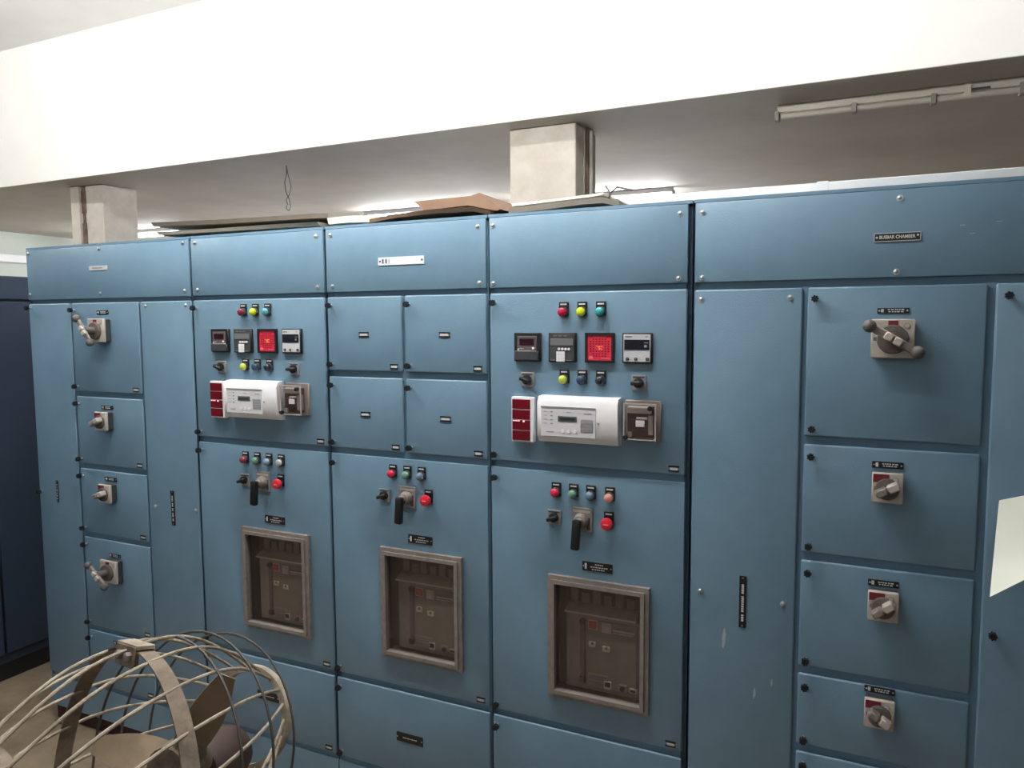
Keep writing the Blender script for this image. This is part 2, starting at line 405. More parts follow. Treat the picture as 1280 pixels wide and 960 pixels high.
def cover_plate(cab, x0, x1, screws):
    b = MB().box(x0 + .007, x1 - .007, 0, DT, PLATE_B, PLATE_T - .002, BLUE, bev=.0025, seg=2)
    cx = (x0 + x1) / 2
    me = b.mesh('cover_plate'); me.transform(Matrix.Translation((-cx, 0, -PLATE_B)))
    d = link('cover_plate', me, cab, (cx, 0, PLATE_B))
    for x, z in screws: screw(d, x, z)
    return d

# ------------------------------------------------------------------ instruments
def cyl_y(b, x, z, y0, y1, r, m, r1=None, seg=18, bev=0): return b.cyl((x, y0, z), (x, y1, z), r, m, r1=r1, seg=seg, bev=bev)
def lamp(cab, x, z, rgb, name='indicator_lamp', big=False):
    L = link(name, shared('lamp_legend', lambda: MB().box(-.0165, .0165, -.006, 0, -.012, .033, BLACKM, bev=.001).box(-.011, .011, -.0068, -.005, .023, .0275, WHITEINK)), cab, (x, 0, z))
    link('bezel', shared('lamp_bezel', lambda: cyl_y(MB(), 0, 0, -.004, -.016, .0165, DGREY, seg=20, bev=.001)), L, (x, 0, z))
    m = mat('lens_%d_%d_%d' % rgb, rgb, rough=0.25, coat=0.3)
    link('lens', shared(('lamp_lens', rgb), lambda: cyl_y(MB(), 0, 0, -.014, -.022, .0148, m, seg=20, bev=.001).ball((0, -.022, 0), .0145, m, sc=(1, .55, 1), u=18, v=8)), L, (x, 0, z))
    return L
def estop(cab, x, z):
    L = link('emergency_push_button', shared('lamp_legend2', lambda: MB().box(-.0165, .0165, -.006, 0, -.012, .036, BLACKM, bev=.001).box(-.011, .011, -.0068, -.005, .026, .0305, WHITEINK)), cab, (x, 0, z))
    red = mat('stop_red', (228, 40, 62), rough=0.35)
    link('mushroom_head', shared('mushroom_head', lambda: cyl_y(cyl_y(MB(), 0, 0, -.004, -.022, .013, DGREY), 0, 0, -.020, -.036, .021, red, r1=.019, seg=22, bev=.003)
         .box(-.008, .008, -.0372, -.035, -.002, .002, mat('stop_mark', (250, 150, 160)))), L, (x, 0, z))
    return L
def knob_switch(cab, x, z, ang):
    L = link('selector_switch', shared('selector_plate', lambda: MB().box(-.0245, .0245, -.006, 0, -.0245, .0245, MGREY, bev=.0015).box(-.019, .019, -.0066, -.005, .016, .020, DGREY)), cab, (x, 0, z))
    def mk():
        b = cyl_y(MB(), 0, 0, -.005, -.018, .016, BLACK, seg=20, bev=.001)
        return b.box(-.020, .020, -.036, -.014, -.0065, .0065, BLACK, bev=.003, mx=Matrix.Rotation(ang, 4, 'Y'))
    link('knob', shared(('selector_knob', round(ang, 3)), mk), L, (x, 0, z))
    return L
def lever_switch(cab, x, z):
    L = link('breaker_control_switch', shared('lever_plate', lambda: MB().box(-.038, .038, -.006, 0, -.040, .042, MGREY, bev=.002)
             .box(-.030, .030, -.0068, -.005, .026, .034, CREAM).box(.018, .030, -.0068, -.005, -.03, .01, DGREY)), cab, (x, 0, z))
    def hub(): return cyl_y(cyl_y(MB(), 0, .0, -.005, -.030, .026, TAUPE, r1=.020, seg=22, bev=.002), 0, .0, -.028, -.050, .014, TAUPE, seg=16)
    link('hub', shared('lever_hub', hub), L, (x, 0, z))
    def lev():
        R = Matrix.Rotation(math.radians(4), 4, 'Y')
        return MB().box(-.014, .014, -.064, -.042, -.088, .012, BLACK, bev=.005, seg=2, mx=R)
    link('lever', shared('lever_grip', lev), L, (x, 0, z))
    return L

# -- meters, each 96 mm square, local origin at the bezel's centre
S = .0485
def meter_a(cab, x, z):
    L = link('digital_ammeter', shared('meter_a', lambda: MB().box(-S, S, -.012, 0, -S, S, BLACK, bev=.002).box(-S + .004, S - .004, -.020, -.010, -S + .004, -.012, DGREY, bev=.003)), cab, (x, 0, z))
    F = mat('meter_brown_face', (98, 88, 92), rough=0.4)
    link('face', shared('meter_a_face', lambda: MB().box(-.036, .036, -.0145, -.011, -.014, .037, F, bev=.001)
         .box(-.034, .034, -.0152, -.0140, -.0125, -.0115, WHITEINK).box(-.031, -.012, -.0152, -.0140, -.006, -.0045, WHITEINK).box(-.034, -.029, -.0152, -.014, -.011, -.006, WHITEINK)
         .box(-.030, .030, -.0152, -.014, .032, .0328, MGREY)), L, (x, 0, z))
    link('display', shared('meter_a_disp', lambda: MB().box(-.026, .026, -.0162, -.0142, .007, .028, mat('dark_red_display', (48, 14, 24), rough=.25))), L, (x, 0, z))
    link('push_button', shared('meter_a_btn', lambda: cyl_y(MB(), .024, -.0035, -.014, -.018, .0042, WHITE, seg=12)), L, (x, 0, z))
def meter_b(cab, x, z):
    L = link('digital_relay', shared('meter_b', lambda: MB().box(-S, S, -.012, 0, -S, S, BLACK, bev=.002).box(-S + .005, S - .005, -.0145, -.010, -S + .005, S - .005, DGREY, bev=.001)
         .box(-.030, -.018, -.0152, -.014, .037, .039, MGREY).box(-.012, .0, -.0152, -.014, .037, .039, MGREY).box(.006, .018, -.0152, -.014, .037, .039, MGREY)
         .box(-.040, -.024, -.0152, -.014, -.043, -.041, MGREY).box(.014, .036, -.0152, -.014, -.043, -.041, MGREY)), cab, (x, 0, z))
    link('display', shared('meter_b_disp', lambda: MB().box(-.040, .040, -.0162, -.0142, .006, .029, mat('lcd_grey', (112, 116, 116), rough=.3), bev=.0006)), L, (x, 0, z))
    for k in range(4): link('push_button', shared('meter_b_btn', lambda: cyl_y(MB(), 0, 0, -.014, -.018, .0043, WHITE, seg=12)), L, (x - .009 + k * .0115, 0, z - .005))
    def pad():
        b = MB().box(-.015, .015, -.0165, -.014, -.017, .017, WHITE, bev=.0008); g = mat('keypad_line', (196, 200, 206))
        for k in (-1, 1): b.box(-.014, .014, -.0170, -.0162, k * .0055 - .0005, k * .0055 + .0005, g).box(k * .005 - .0005, k * .005 + .0005, -.0170, -.0162, -.016, .016, g)
        return b
    link('keypad', shared('meter_b_pad', pad), L, (x - .004, 0, z - .030))
def meter_c(cab, x, z):
    L = link('hooter_unit', shared('meter_c', lambda: MB().frame(-S, S, -S, S, -.041, .041, -.041, .041, -.013, 0, BLACK, bev=.002)), cab, (x, 0, z))
    red = mat('hooter_red', (226, 40, 70), rough=.45); dk = mat('hooter_hole', (120, 18, 34), rough=.7); or_ = mat('hooter_mark', (255, 150, 90))
    def fc():
        b = MB().box(-.0405, .0405, -.009, -.001, -.0405, .0405, red)
        for i in range(7):
            for j in range(8):
                px, pz = -.030 + i * .010, -.027 + j * .0078
                if i in (0, 6) and j in (0, 1, 7): continue
                if i in (2, 3, 4) and j in (3, 4): continue
                b.box(px - .0028, px + .0028, -.0097, -.0085, pz - .0022, pz + .0022, dk)
        b.box(-.022, .022, -.0097, -.0085, .034, .0362, mat('hooter_text', (245, 120, 135)))
        b.box(-.036, -.022, -.0097, -.0085, -.036, -.027, mat('hooter_text', (245, 120, 135))).box(.006, .034, -.0097, -.0085, -.035, -.0325, mat('hooter_text', (245, 120, 135)))
        R = Matrix.Rotation(.6, 4, 'Y')
        b.box(-.012, .012, -.0100, -.0085, -.0012, .0012, or_, mx=R).box(-.002, .002, -.0100, -.0085, -.008, .006, or_).box(.003, .011, -.0100, -.0085, .003, .006, or_)
        return b
    link('sounder_face', shared('meter_c_face', fc), L, (x, 0, z))
def meter_d(cab, x, z):
    L = link('digital_voltmeter', shared('meter_d', lambda: MB().box(-S, S, -.012, 0, -S, S, BLACK, bev=.002)), cab, (x, 0, z))
    link('face', shared('meter_d_face', lambda: MB().box(-.0435, .0435, -.0145, -.010, -.0435, .0435, OFFWHITE, bev=.001).box(-.038, -.016, -.0152, -.014, .0345, .0375, DGREY).box(.026, .036, -.0152, -.014, .035, .0375, MGREY)), L, (x, 0, z))
    link('display', shared('meter_d_disp', lambda: MB().box(-.0405, .0405, -.0162, -.0142, -.005, .027, mat('black_display', (26, 28, 38), rough=.25)).box(.024, .036, -.0168, -.016, .016, .018, MGREY)
         .box(.024, .032, -.0168, -.016, .003, .010, mat('meter_led', (150, 158, 180)))), L, (x, 0, z))
    for dx in (-.030, -.003, .034): link('push_button', shared('meter_d_btn', lambda: MB().box(-.005, .005, -.017, -.014, -.0045, .0045, BLACK, bev=.0008).box(-.0022, .0022, -.0176, -.0168, -.0015, .0015, MGREY)), L, (x + dx, 0, z - .034))
def annunciator(cab, x, z):
    L = link('annunciator', shared('annunciator', lambda: MB().box(-.041, .041, -.022, 0, -.077, .077, WHITE, bev=.0025)), cab, (x, 0, z))
    wm = mat('annunciator_red', (110, 14, 30), rough=.25); lit = mat('annunciator_led', (255, 190, 200), emit=1.2)
    for k in range(4):
        W = link('alarm_window', shared('alarm_window', lambda: MB().box(-.037, .029, -.0245, -.020, -.0165, .0165, wm, bev=.001)), L, (x, 0, z - .054 + k * .0355))
        if k == 1:
            def leds():
                b = MB()
                for dx in (-.030, -.021, -.012): b.box(dx - .0035, dx + .0035, -.0252, -.024, .0125, .0155, lit)
                return b.ball((.006, -.0245, .013), .0035, lit, u=8, v=6)
            link('led', shared('alarm_led', leds), W, (x, 0, z - .054 + k * .0355))
def prot_relay(cab, x, z):
    wd, ht = .276, .157; h = wd / 2
    prof = [(0, -ht / 2), (-.030, -ht / 2 + .004), (-.046, -ht / 2 + .026), (-.046, ht / 2 - .022), (-.034, ht / 2 - .002), (0, ht / 2)]
    L = link('protection_relay', shared('prot_relay', lambda: MB().prof(prof, -h, h, WHITE)), cab, (x, 0, z))
    lg = mat('relay_line', (150, 152, 158)); pf = mat('relay_face', (222, 222, 227))
    def face():
        b = MB().box(-h + .014, h - .072, -.0475, -.044, -.054, .046, pf, bev=.0008).box(-h + .014, h - .072, -.049, -.047, .042, .046, lg)
        for j in range(4):
            b.box(-h + .024, -h + .036, -.0482, -.047, .028 - j * .013, .0295 - j * .013, lg).box(-h + .048, -h + .056, -.0482, -.047, .026 - j * .013, .030 - j * .013, lg)
        b.box(-h + .034, -h + .060, -.0482, -.047, -.040, -.037, lg).box(-.034, -.018, -.0482, -.047, .028, .030, lg).box(.026, .052, -.0482, -.047, .025, .028, lg)
        b.box(-h + .018, h - .076, -.0482, -.047, -.0525, -.0517, lg)
        return b
    link('front_panel', shared('relay_front', face), L, (x, 0, z))
    link('display', shared('relay_lcd', lambda: MB().box(-.064, .002, -.049, -.0465, -.003, .016, mat('relay_lcd', (98, 104, 104), rough=.3), bev=.001).box(-.058, -.004, -.0497, -.0485, .002, .011, mat('relay_lcd_dark', (52, 58, 62), rough=.3))), L, (x, 0, z))
    def kp():
        b = MB().box(-.021, .021, -.049, -.0465, -.021, .021, mat('relay_key', (150, 150, 155)), bev=.002); g = mat('relay_keyline', (176, 176, 180))
        for k in (-1, 0, 1): b.box(-.018, .018, -.0497, -.0485, k * .010 - .0008, k * .010 + .0008, g)
        return b
    link('keypad', shared('relay_keypad', kp), L, (x + .036, 0, z - .014))
    for k in range(3): link('push_button', shared('relay_btn', lambda: cyl_y(MB(), 0, 0, -.047, -.0495, .0065, WHITE, seg=14)), L, (x - .046 + k * .021, 0, z - .034))
    link('cover_screw', shared('relay_screw', lambda: cyl_y(MB(), 0, 0, -.045, -.048, .003, MGREY, seg=10)), L, (x + .074, 0, z - .004))
def glass_relay(cab, x, z):
    wd, ht = .058, .064
    L = link('auxiliary_relay', shared('aux_base', lambda: MB().box(-wd, wd, -.010, 0, -ht, ht, mat('relay_base', (150, 138, 132)), bev=.003)), cab, (x, 0, z))
    link('relay_mechanism', shared('aux_mech', lambda: MB().box(-.044, .036, -.030, -.009, -.050, .046, mat('relay_brown', (86, 50, 48), rough=.6))
         .box(-.042, .034, -.040, -.012, .026, .046, CREAM, bev=.001).box(-.034, .034, -.040, -.012, -.030, .006, mat('relay_dark', (58, 44, 44))).box(-.014, .014, -.043, -.02, -.016, .004, WHITE, bev=.001)
         .box(-.012, .022, -.042, -.02, .008, .014, CREAM).box(-.040, -.026, -.041, -.02, -.048, -.034, TAUPE).box(.026, .040, -.041, -.02, -.04, .02, TAUPE)), L, (x, 0, z))
    link('clear_cover', shared('aux_cover', lambda: MB().box(-wd + .003, wd - .003, -.048, -.008, -ht + .003, ht - .003, CLEAR, bev=.008, seg=3)), L, (x, 0, z))
    link('cover_rim', shared('aux_rim', lambda: MB().frame(-wd + .006, wd - .006, -ht + .006, ht - .006, -wd + .0095, wd - .0095, -ht + .0095, ht - .0095, -.050, -.046, mat('rim_pinkish', (186, 178, 174), rough=.3), bev=.001)), L, (x, 0, z))
    for dx, dz in ((.034, .044), (-.044, -.050)): link('cover_screw', shared('aux_screw', lambda: cyl_y(MB(), 0, 0, -.044, -.058, .0075, BLACK, seg=14, bev=.001)), L, (x + dx, 0, z + dz))

def breaker(cab, x0, x1, z0, z1, door_hole):
    """withdrawable breaker behind a framed window; x0..z1 outer frame of the window"""
    cx, cz = (x0 + x1) / 2, (z0 + z1) / 2; W, Hh = x1 - x0, z1 - z0; hw, hh = W / 2, Hh / 2
    o = (cx, 0, cz)
    def fr():
        b = MB().frame(-hw, hw, -hh, hh, -hw + .016, hw - .016, -hh + .016, hh - .016, -.016, 0, TAUPE, bev=.003)
        return b.frame(-hw + .014, hw - .014, -hh + .014, hh - .014, -hw + .027, hw - .027, -hh + .027, hh - .027, -.024, .004, TAUPE, bev=.003)
    F = link('breaker_window', shared(('breaker_window', round(W, 3)), fr), cab, o)
    link('window_pane', shared(('window_pane', round(W, 3)), lambda: MB().box(-hw + .027, hw - .027, -.006, -.003, -hh + .027, hh - .027, GLASS)), F, o)
    iw, ih = hw - .010, hh - .010
    def body():
        b = MB().box(-iw, iw, .075, .12, -ih, ih, TAUPED)                     # recess back
        b.box(-iw - .004, -iw, 0.0, .12, -ih, ih, BLACK).box(iw, iw + .004, .0, .12, -ih, ih, BLACK)
        b.box(-iw, iw, .0, .12, ih, ih + .004, BLACK).box(-iw, iw, .0, .12, -ih - .004, -ih, BLACK)
        b.box(-iw + .03, iw - .012, .055, .08, hh - .13, hh - .03, TAUPED, bev=.003)
        for k in range(6): b.box(-iw + .05 + k * .04, -iw + .076 + k * .04, .0525, .058, hh - .115, hh - .06 - (k % 2) * .012, TAUPE)
        b.box(-iw + .05, iw - .03, .0525, .058, hh - .052, hh - .047, TAUPE)
        return b
    Bk = link('circuit_breaker', shared(('breaker_body', round(W, 3)), body), cab, o)
    X = lambda f: -hw + f * W
    Zf = lambda f: hh - f * Hh
    link('ledge', shared(('breaker_ledge', round(W, 3)), lambda: MB().prof([(.010, Zf(.30) - .004), (.010, Zf(.30) + .003), (.07, Zf(.30) + .030), (.07, Zf(.30) - .012)], X(.15), X(.86), TAUPE)
         .box(X(.15), X(.86), .008, .011, Zf(.30) - .002, Zf(.30) + .003, CREAM)), Bk, o)  # cream strip paints the highlight along the ledge edge
    link('front_cover', shared(('breaker_front', round(W, 3)), lambda: MB().box(X(.14), X(.88), .030, .078, Zf(.94), Zf(.32), TAUPE, bev=.004)
         .box(X(.36), X(.86), .026, .034, Zf(.90), Zf(.35), mat('breaker_plate', (128, 124, 114), rough=.7, mottle=.15, mscale=30), bev=.002)), Bk, o)
    link('charging_handle', shared(('breaker_handle', round(W, 3)), lambda: MB().box(X(.295), X(.345), .022, .034, Zf(.88), Zf(.35), TAUPED, bev=.003)
         .box(X(.29), X(.35), .018, .034, Zf(.40), Zf(.36), BLACK, bev=.002).box(X(.29), X(.35), .018, .034, Zf(.88), Zf(.83), BLACK, bev=.002)), Bk, o)
    for fx, fz, m, nm in ((.425, .39, mat('breaker_off_red', (176, 54, 50), rough=.5), 'push_button'), (.56, .40, mat('breaker_on_pale', (176, 176, 164), rough=.5), 'push_button')):
        link(nm, shared(('breaker_btn', m.name), lambda: MB().box(-.013, .013, .018, .030, -.013, .013, m, bev=.002).frame(-.016, .016, -.016, .016, -.013, .013, -.013, .013, .022, .030, CREAM)), Bk, (cx + X(fx), 0, cz + Zf(fz)))
    for fx, fz, w2, m in ((.42, .55, .012, CREAM), (.56, .57, .013, CREAM)):
        link('status_flag', shared(('breaker_flag', w2), lambda: MB().box(-w2, w2, .020, .030, -.009, .009, m, bev=.001).box(-w2 * .2, w2 * .5, .0192, .022, 0, .009, TAUPED)), Bk, (cx + X(fx), 0, cz + Zf(fz)))
    link('rating_label', shared('breaker_rating', lambda: MB().box(-.036, .036, .024, .030, -.002, .002, CREAM).box(-.036, .030, .024, .030, -.010, -.008, CREAM).box(-.036, .02, .024, .03, .006, .008, TAUPED)), Bk, (cx + X(.73), 0, cz + Zf(.41)))
    link('rating_label', shared('breaker_rating2', lambda: MB().box(-.036, .036, .0225, .030, -.012, .012, mat('faded_label', (140, 130, 128), rough=.7)).box(-.03, .03, .0218, .024, .003, .005, TAUPED).box(-.03, .02, .0218, .024, -.005, -.003, TAUPED)), Bk, (cx + X(.48), 0, cz + Zf(.82)))
    link('shutter_window', shared('breaker_shut', lambda: MB().box(-.012, .012, .021, .030, -.015, .012, CREAM, bev=.001).box(-.009, .009, .0195, .024, -.006, .010, BLACK)), Bk, (cx + X(.575), 0, cz + Zf(.86)))
    link('key_lock', shared('breaker_key', lambda: cyl_y(MB().box(-.016, .016, .022, .030, -.012, .012, TAUPE, bev=.001), 0, 0, .024, .014, .008, BLACK, seg=14)), Bk, (cx + X(.725), 0, cz + Zf(.865)))
    link('counter', shared('breaker_cnt', lambda: MB().box(-.013, .013, .021, .030, -.008, .008, CREAM, bev=.001).box(-.009, .009, .0198, .023, -.004, .004, DGREY)), Bk, (cx + X(.825), 0, cz + Zf(.87)))

def disc_switch(cab, x, z, ang, big=False, p=.04):
    if big: w2, h2, r = .0535, .0530, .040
    else: w2, h2, r = .039, .0425, .031
    key = ('disc_base', big)
    L = link('isolator_switch', shared(key, lambda: MB().box(-w2 + .003, w2 - .003, -p + .010, 0, -h2 + .003, h2 - .003, DGREY, bev=.003)
         .box(-w2, w2, -p - .002, -p + .012, -h2, h2, CREAM, bev=.003)
         .box(-.012 if big else -w2 + .003, .012 if big else .004, -p - .0032, -p, h2 - .026, h2 - .004, MAROON)
         .box(-w2 + .006, -w2 + .018, -p - .0032, -p, -.006, .004, mat('switch_green', (86, 110, 100))) 
         .cyl((w2 - .020, -p - .0035, h2 - .018), (w2 - .020, -p, h2 - .018), .008, MGREY, seg=14).cyl((w2 - .020, -p - .0042, h2 - .018), (w2 - .020, -p, h2 - .018), .006, CREAM, seg=14)), cab, (x, 0, z))
    link('dial', shared(('disc_dial', big), lambda: cyl_y(MB(), 0, -.002, -p, -p - .014, r, TAUPED, r1=r * .94, seg=28, bev=.001)), L, (x, 0, z))
    R = Matrix.Rotation(ang, 4, 'Y')
    if big:
        ln = .0675
        hd = link('handle', shared(('disc_lever', round(ang, 2)), lambda: MB().box(-ln, ln, -p - .064, -p - .052, -.011, .011, TAUPE, bev=.003, mx=R)
             .cyl((0, -p - .008, 0), (0, -p - .056, 0), .017, TAUPED, seg=18).box(-.024, -.002, -p - .072, -p - .050, -.0105, .0105, CREAM, bev=.003, mx=R).box(.002, .024, -p - .072, -p - .050, -.0105, .0105, CREAM, bev=.003, mx=R)), L, (x, 0, z))
        for s in (-1, 1):
            v = R @ Vector((s * ln, -p - .060, 0))
            link('ball_grip', shared('ball_grip', lambda: MB().ball((0, 0, 0), .0175, mat('ball_grey', (92, 88, 88), rough=.6), u=18, v=12)), hd, (x + v.x, v.y, z + v.z))
    else:
        link('handle', shared(('disc_handle', round(ang, 2)), lambda: MB().box(-.032, -.001, -p - .040, -p - .010, -.0105, .0105, TAUPE, bev=.004, mx=R).box(.001, .032, -p - .040, -p - .010, -.0115, .0115, CREAM, bev=.004, mx=R)), L, (x, 0, z))
    return L

# ------------------------------------------------------------------ the switchgear sections
XS = [-3.677, -2.587, -1.880, -1.183, -.484, .606]
GRP = 'blue switchgear sections standing in a row'
ROW = 'switchgear_cabinet'
def section(i, label):
    return thing(ROW, ((XS[i] + XS[i + 1]) / 2, .45, FLOOR_Z), label, 'cabinet', GRP)

# --- section 1 : leftmost feeder section
c = section(0, 'leftmost blue switchgear section with five stacked switch doors between plain tall doors')
xa, xb = -3.367, -2.908
Z1 = [DOOR_T, 1.571, 1.228, .897, .44, .15]
carcass(c, XS[0], XS[1], [xa, xb], [(XS[0], XS[1], 2.006), (XS[0], XS[1], .145)] + [(xa, xb, z) for z in Z1[1:-1]])
p = cover_plate(c, XS[0], XS[1], [(-3.655, 2.236), (-3.150, 2.236), (-2.625, 2.236), (-3.655, 2.040), (-3.155, 2.036), (-2.625, 2.036)])
link('label_plate', shared('lab_a', lambda: MB().box(-.060, .060, -.003, 0, -.010, .010, ALU).box(-.040, .030, -.0036, -.002, -.003, .003, MGREY)), p, (-3.159, 0, 2.150))
d = door(c, XS[0], xa, .15, DOOR_T, latches=False, tagpos=False, gx0=.004)
latch(d, -3.655, 1.975); latch(d, -3.645, 1.080); nameplate(d, -3.533, 1.088, .016, .108, rows=((0, .7),), vertical=True)
sw1 = [(1.868, True, math.radians(52)), (1.455, False, math.radians(-25)), (1.120, False, math.radians(-20)), (.752, True, math.radians(40)), (None, False, 0)]
npz = [1.950, 1.515, 1.181, .818, .395]
for k in range(5):
    d = door(c, xa, xb, Z1[k + 1], Z1[k])
    nameplate(d, -3.145, npz[k], .079, .0175, rows=((.003, .55), (-.003, .5)), icon=True)
    z, big, ang = sw1[k]
    if z: disc_switch(c, -3.145, z, ang, big)
d = door(c, xb, XS[1], .15, DOOR_T, latches=False, tagpos=False)
for x, z in ((-2.868, 1.975), (-2.622, 1.975), (-2.860, 1.082), (-2.612, 1.088)): screw(d, x, z)
nameplate(d, -2.750, 1.085, .022, .155, rows=((0, .75),), vertical=True)

# --- instrument doors
def instruments(c, dx, dz):
    lp = [((196, 22, 74), (206, 226, 26), (64, 168, 176)), ((196, 214, 90), (52, 74, 106), (34, 44, 56))]
    if dx < -1: lp[0] = ((130, 46, 66), (206, 226, 40), (96, 168, 180))
    for (x, col) in zip((-.902, -.838, -.774), lp[0]): lamp(c, x + dx, 1.928 + dz, col)
    for (x, col) in zip((-.900, -.837, -.773), lp[1]): lamp(c, x + dx, 1.706 + dz, col)
    meter_a(c, -1.031 + dx, 1.812 + dz); meter_b(c, -.905 + dx, 1.812 + dz); meter_c(c, -.777 + dx, 1.812 + dz); meter_d(c, -.652 + dx, 1.812 + dz)
    knob_switch(c, -1.033 + dx, 1.702 + dz, math.radians(18)); knob_switch(c, -.647 + dx, 1.702 + dz, 0)
    annunciator(c, -1.045 + dx, 1.567 + dz); prot_relay(c, -.842 + dx, 1.574 + dz); glass_relay(c, -.632 + dx, 1.583 + dz)
def acb_door(c, x0, x1, dx, dz, lamps):
    win = (-.957 + dx, -.605 + dx, .614 + dz, 1.040 + dz)
    hole = (win[0] + .012, win[1] - .012, win[2] + .012, win[3] - .012)
    d = door(c, x0, x1, .50, 1.403, hole=hole)
    for x, col in lamps: lamp(c, x, 1.325 + dz, col)
    knob_switch(c, -.936 + dx, 1.238 + dz, math.radians(-20)); lever_switch(c, -.838 + dx, 1.238 + dz); estop(c, -.744 + dx, 1.240 + dz)
    nameplate(d, -.784 + dx, 1.084 + dz, .105, .032, rows=((.008, .3), (-.001, .6), (-.009, .5)), icon=True)
    breaker(c, *win, hole)
RED, GRN, BLU, PCH = (226, 44, 78), (112, 158, 136), (112, 136, 160), (226, 156, 136)

c = section(1, 'blue switchgear section with instrument door and breaker window, second from the left')
carcass(c, XS[1], XS[2], [], [(XS[1], XS[2], z) for z in (2.006, 1.403, .50, .145)])
cover_plate(c, XS[1], XS[2], [(-2.555, 2.233), (-1.918, 2.228), (-2.550, 2.038), (-1.916, 2.035)])
d = door(c, XS[1], XS[2], 1.403, DOOR_T)
instruments(c, -1.393, .014)
acb_door(c, XS[1], XS[2], -1.383, .011, [(-2.312, (150, 64, 76)), (-2.248, GRN), (-2.186, (140, 164, 184)), (-2.122, (176, 178, 178))])
d = door(c, XS[1], XS[2], .15, .50); nameplate(d, -2.235, .330, .118, .037, rows=((0, .5),))

c = section(2, 'blue switchgear section with four small square doors above a breaker window')
xm = -1.530
carcass(c, XS[2], XS[3], [], [(XS[2], XS[3], z) for z in (2.006, 1.703, 1.403, .50, .145)] )
build('post', MB().box(xm - .014, xm + .014, DT + .0015, .05, 1.403, 2.006, BLUEF), c)
p = cover_plate(c, XS[2], XS[3], [(-1.850, 2.228), (-1.220, 2.224), (-1.846, 2.035), (-1.215, 2.032)])
link('label_plate', shared('lab_b', lambda: MB().box(-.098, .098, -.003, 0, -.0145, .0145, ALU).cyl((-.090, -.004, 0), (-.090, -.002, 0), .004, DGREY, seg=8).cyl((.090, -.004, 0), (.090, -.002, 0), .004, DGREY, seg=8)
     .box(-.080, -.074, -.0036, -.002, -.008, .008, DGREY).box(-.066, -.060, -.0036, -.002, -.008, .008, DGREY).box(-.052, -.048, -.0036, -.002, -.007, .008, MGREY)), p, (-1.534, 0, 2.120))
for (a, b) in ((XS[2], xm), (xm, XS[3])):
    for z0, z1 in ((1.703, DOOR_T), (1.403, 1.703)):
        d = door(c, a, b, z0, z1)
        link('door_tag', shared('door_tag', mk_door_tag), d, ((a + b) / 2, 0, (z0 + z1) / 2 - .002))
acb_door(c, XS[2], XS[3], -.687, .011, [(-1.584, RED), (-1.521, GRN), (-1.459, BLU)])
d = door(c, XS[2], XS[3], .15, .50); nameplate(d, -1.533, .310, .118, .037, rows=((0, .5),))

c = section(3, 'blue switchgear section with instrument door and breaker window beside the busbar section')
carcass(c, XS[3], XS[4], [], [(XS[3], XS[4], z) for z in (2.006, 1.403, .50, .145)])
cover_plate(c, XS[3], XS[4] - .008, [(-1.162, 2.224), (-.524, 2.223), (-1.162, 2.029), (-.526, 2.027)])
d = door(c, XS[3], XS[4] - .008, 1.403, DOOR_T)
instruments(c, 0, 0)
acb_door(c, XS[3], XS[4] - .008, 0, 0, [(-.929, RED), (-.867, GRN), (-.806, BLU), (-.741, PCH)])
d = door(c, XS[3], XS[4] - .008, .15, .50); nameplate(d, -.835, .310, .118, .037, rows=((0, .5),))

# --- section 5 : right, busbar chamber
c = section(4, 'rightmost blue switchgear section labelled BUSBAR CHAMBER with stacked switch doors')
xa, xb = -.161, .294
Z5 = [DOOR_T - .004, 1.549, 1.204, .858, .614, .15]
carcass(c, XS[4], XS[5], [xa, xb], [(XS[4], XS[5], 2.006), (XS[4], XS[5], .145)] + [(xa, xb, z) for z in Z5[1:-1]])
p = cover_plate(c, XS[4], XS[5], [(-.456, 2.222), (.072, 2.226), (.590, 2.224), (-.455, 2.027), (.070, 2.028), (.590, 2.027)])
np_ = link('nameplate', shared('busbar_plate', lambda: MB().box(-.057, .057, -.003, 0, -.0115, .0115, BLACKM, bev=.0006).frame(-.057, .057, -.0115, .0115, -.0555, .0555, -.0100, .0100, -.0036, -.001, WHITEINK)
     .cyl((-.050, -.004, 0), (-.050, -.002, 0), .003, CHROME, seg=8).cyl((.050, -.004, 0.003), (.050, -.002, 0.003), .003, CHROME, seg=8)), p, (.069, 0, 2.122))
cu = bpy.data.curves.new('lettering', 'FONT'); cu.body = 'BUSBAR CHAMBER'; cu.size = .0125; cu.align_x = 'CENTER'; cu.align_y = 'CENTER'; cu.extrude = .0004; cu.offset = .0003
to = bpy.data.objects.new('tmp_text', cu); COL.objects.link(to)
dg = bpy.context.evaluated_depsgraph_get()
me = bpy.data.meshes.new_from_object(to.evaluated_get(dg)); bpy.data.objects.remove(to)
wdt = max(v.co.x for v in me.vertices) - min(v.co.x for v in me.vertices)
me.transform(Matrix.Translation((0, -.0036, 0)) @ Matrix.Rotation(PI / 2, 4, 'X') @ Matrix.Diagonal((.088 / wdt, 1, 1, 1)))
me.materials.clear(); me.materials.append(WHITEINK)
np_.parent = None; np_.parent = c; np_.location = Vector((.069, 0, 2.122)) - ORIG[c.name]
lt = link('lettering', me, np_, (.069, 0, 2.122)); lt['label'] = 'white engraved words BUSBAR CHAMBER'
d = door(c, XS[4], xa, .15, DOOR_T - .004, latches=False, tagpos=False)
for x, z in ((-.456, 1.962), (-.202, 1.963), (-.446, 1.054), (-.201, 1.051)): screw(d, x, z)
nameplate(d, -.3175, 1.039, .021, .162, rows=((0, .75),), vertical=True)
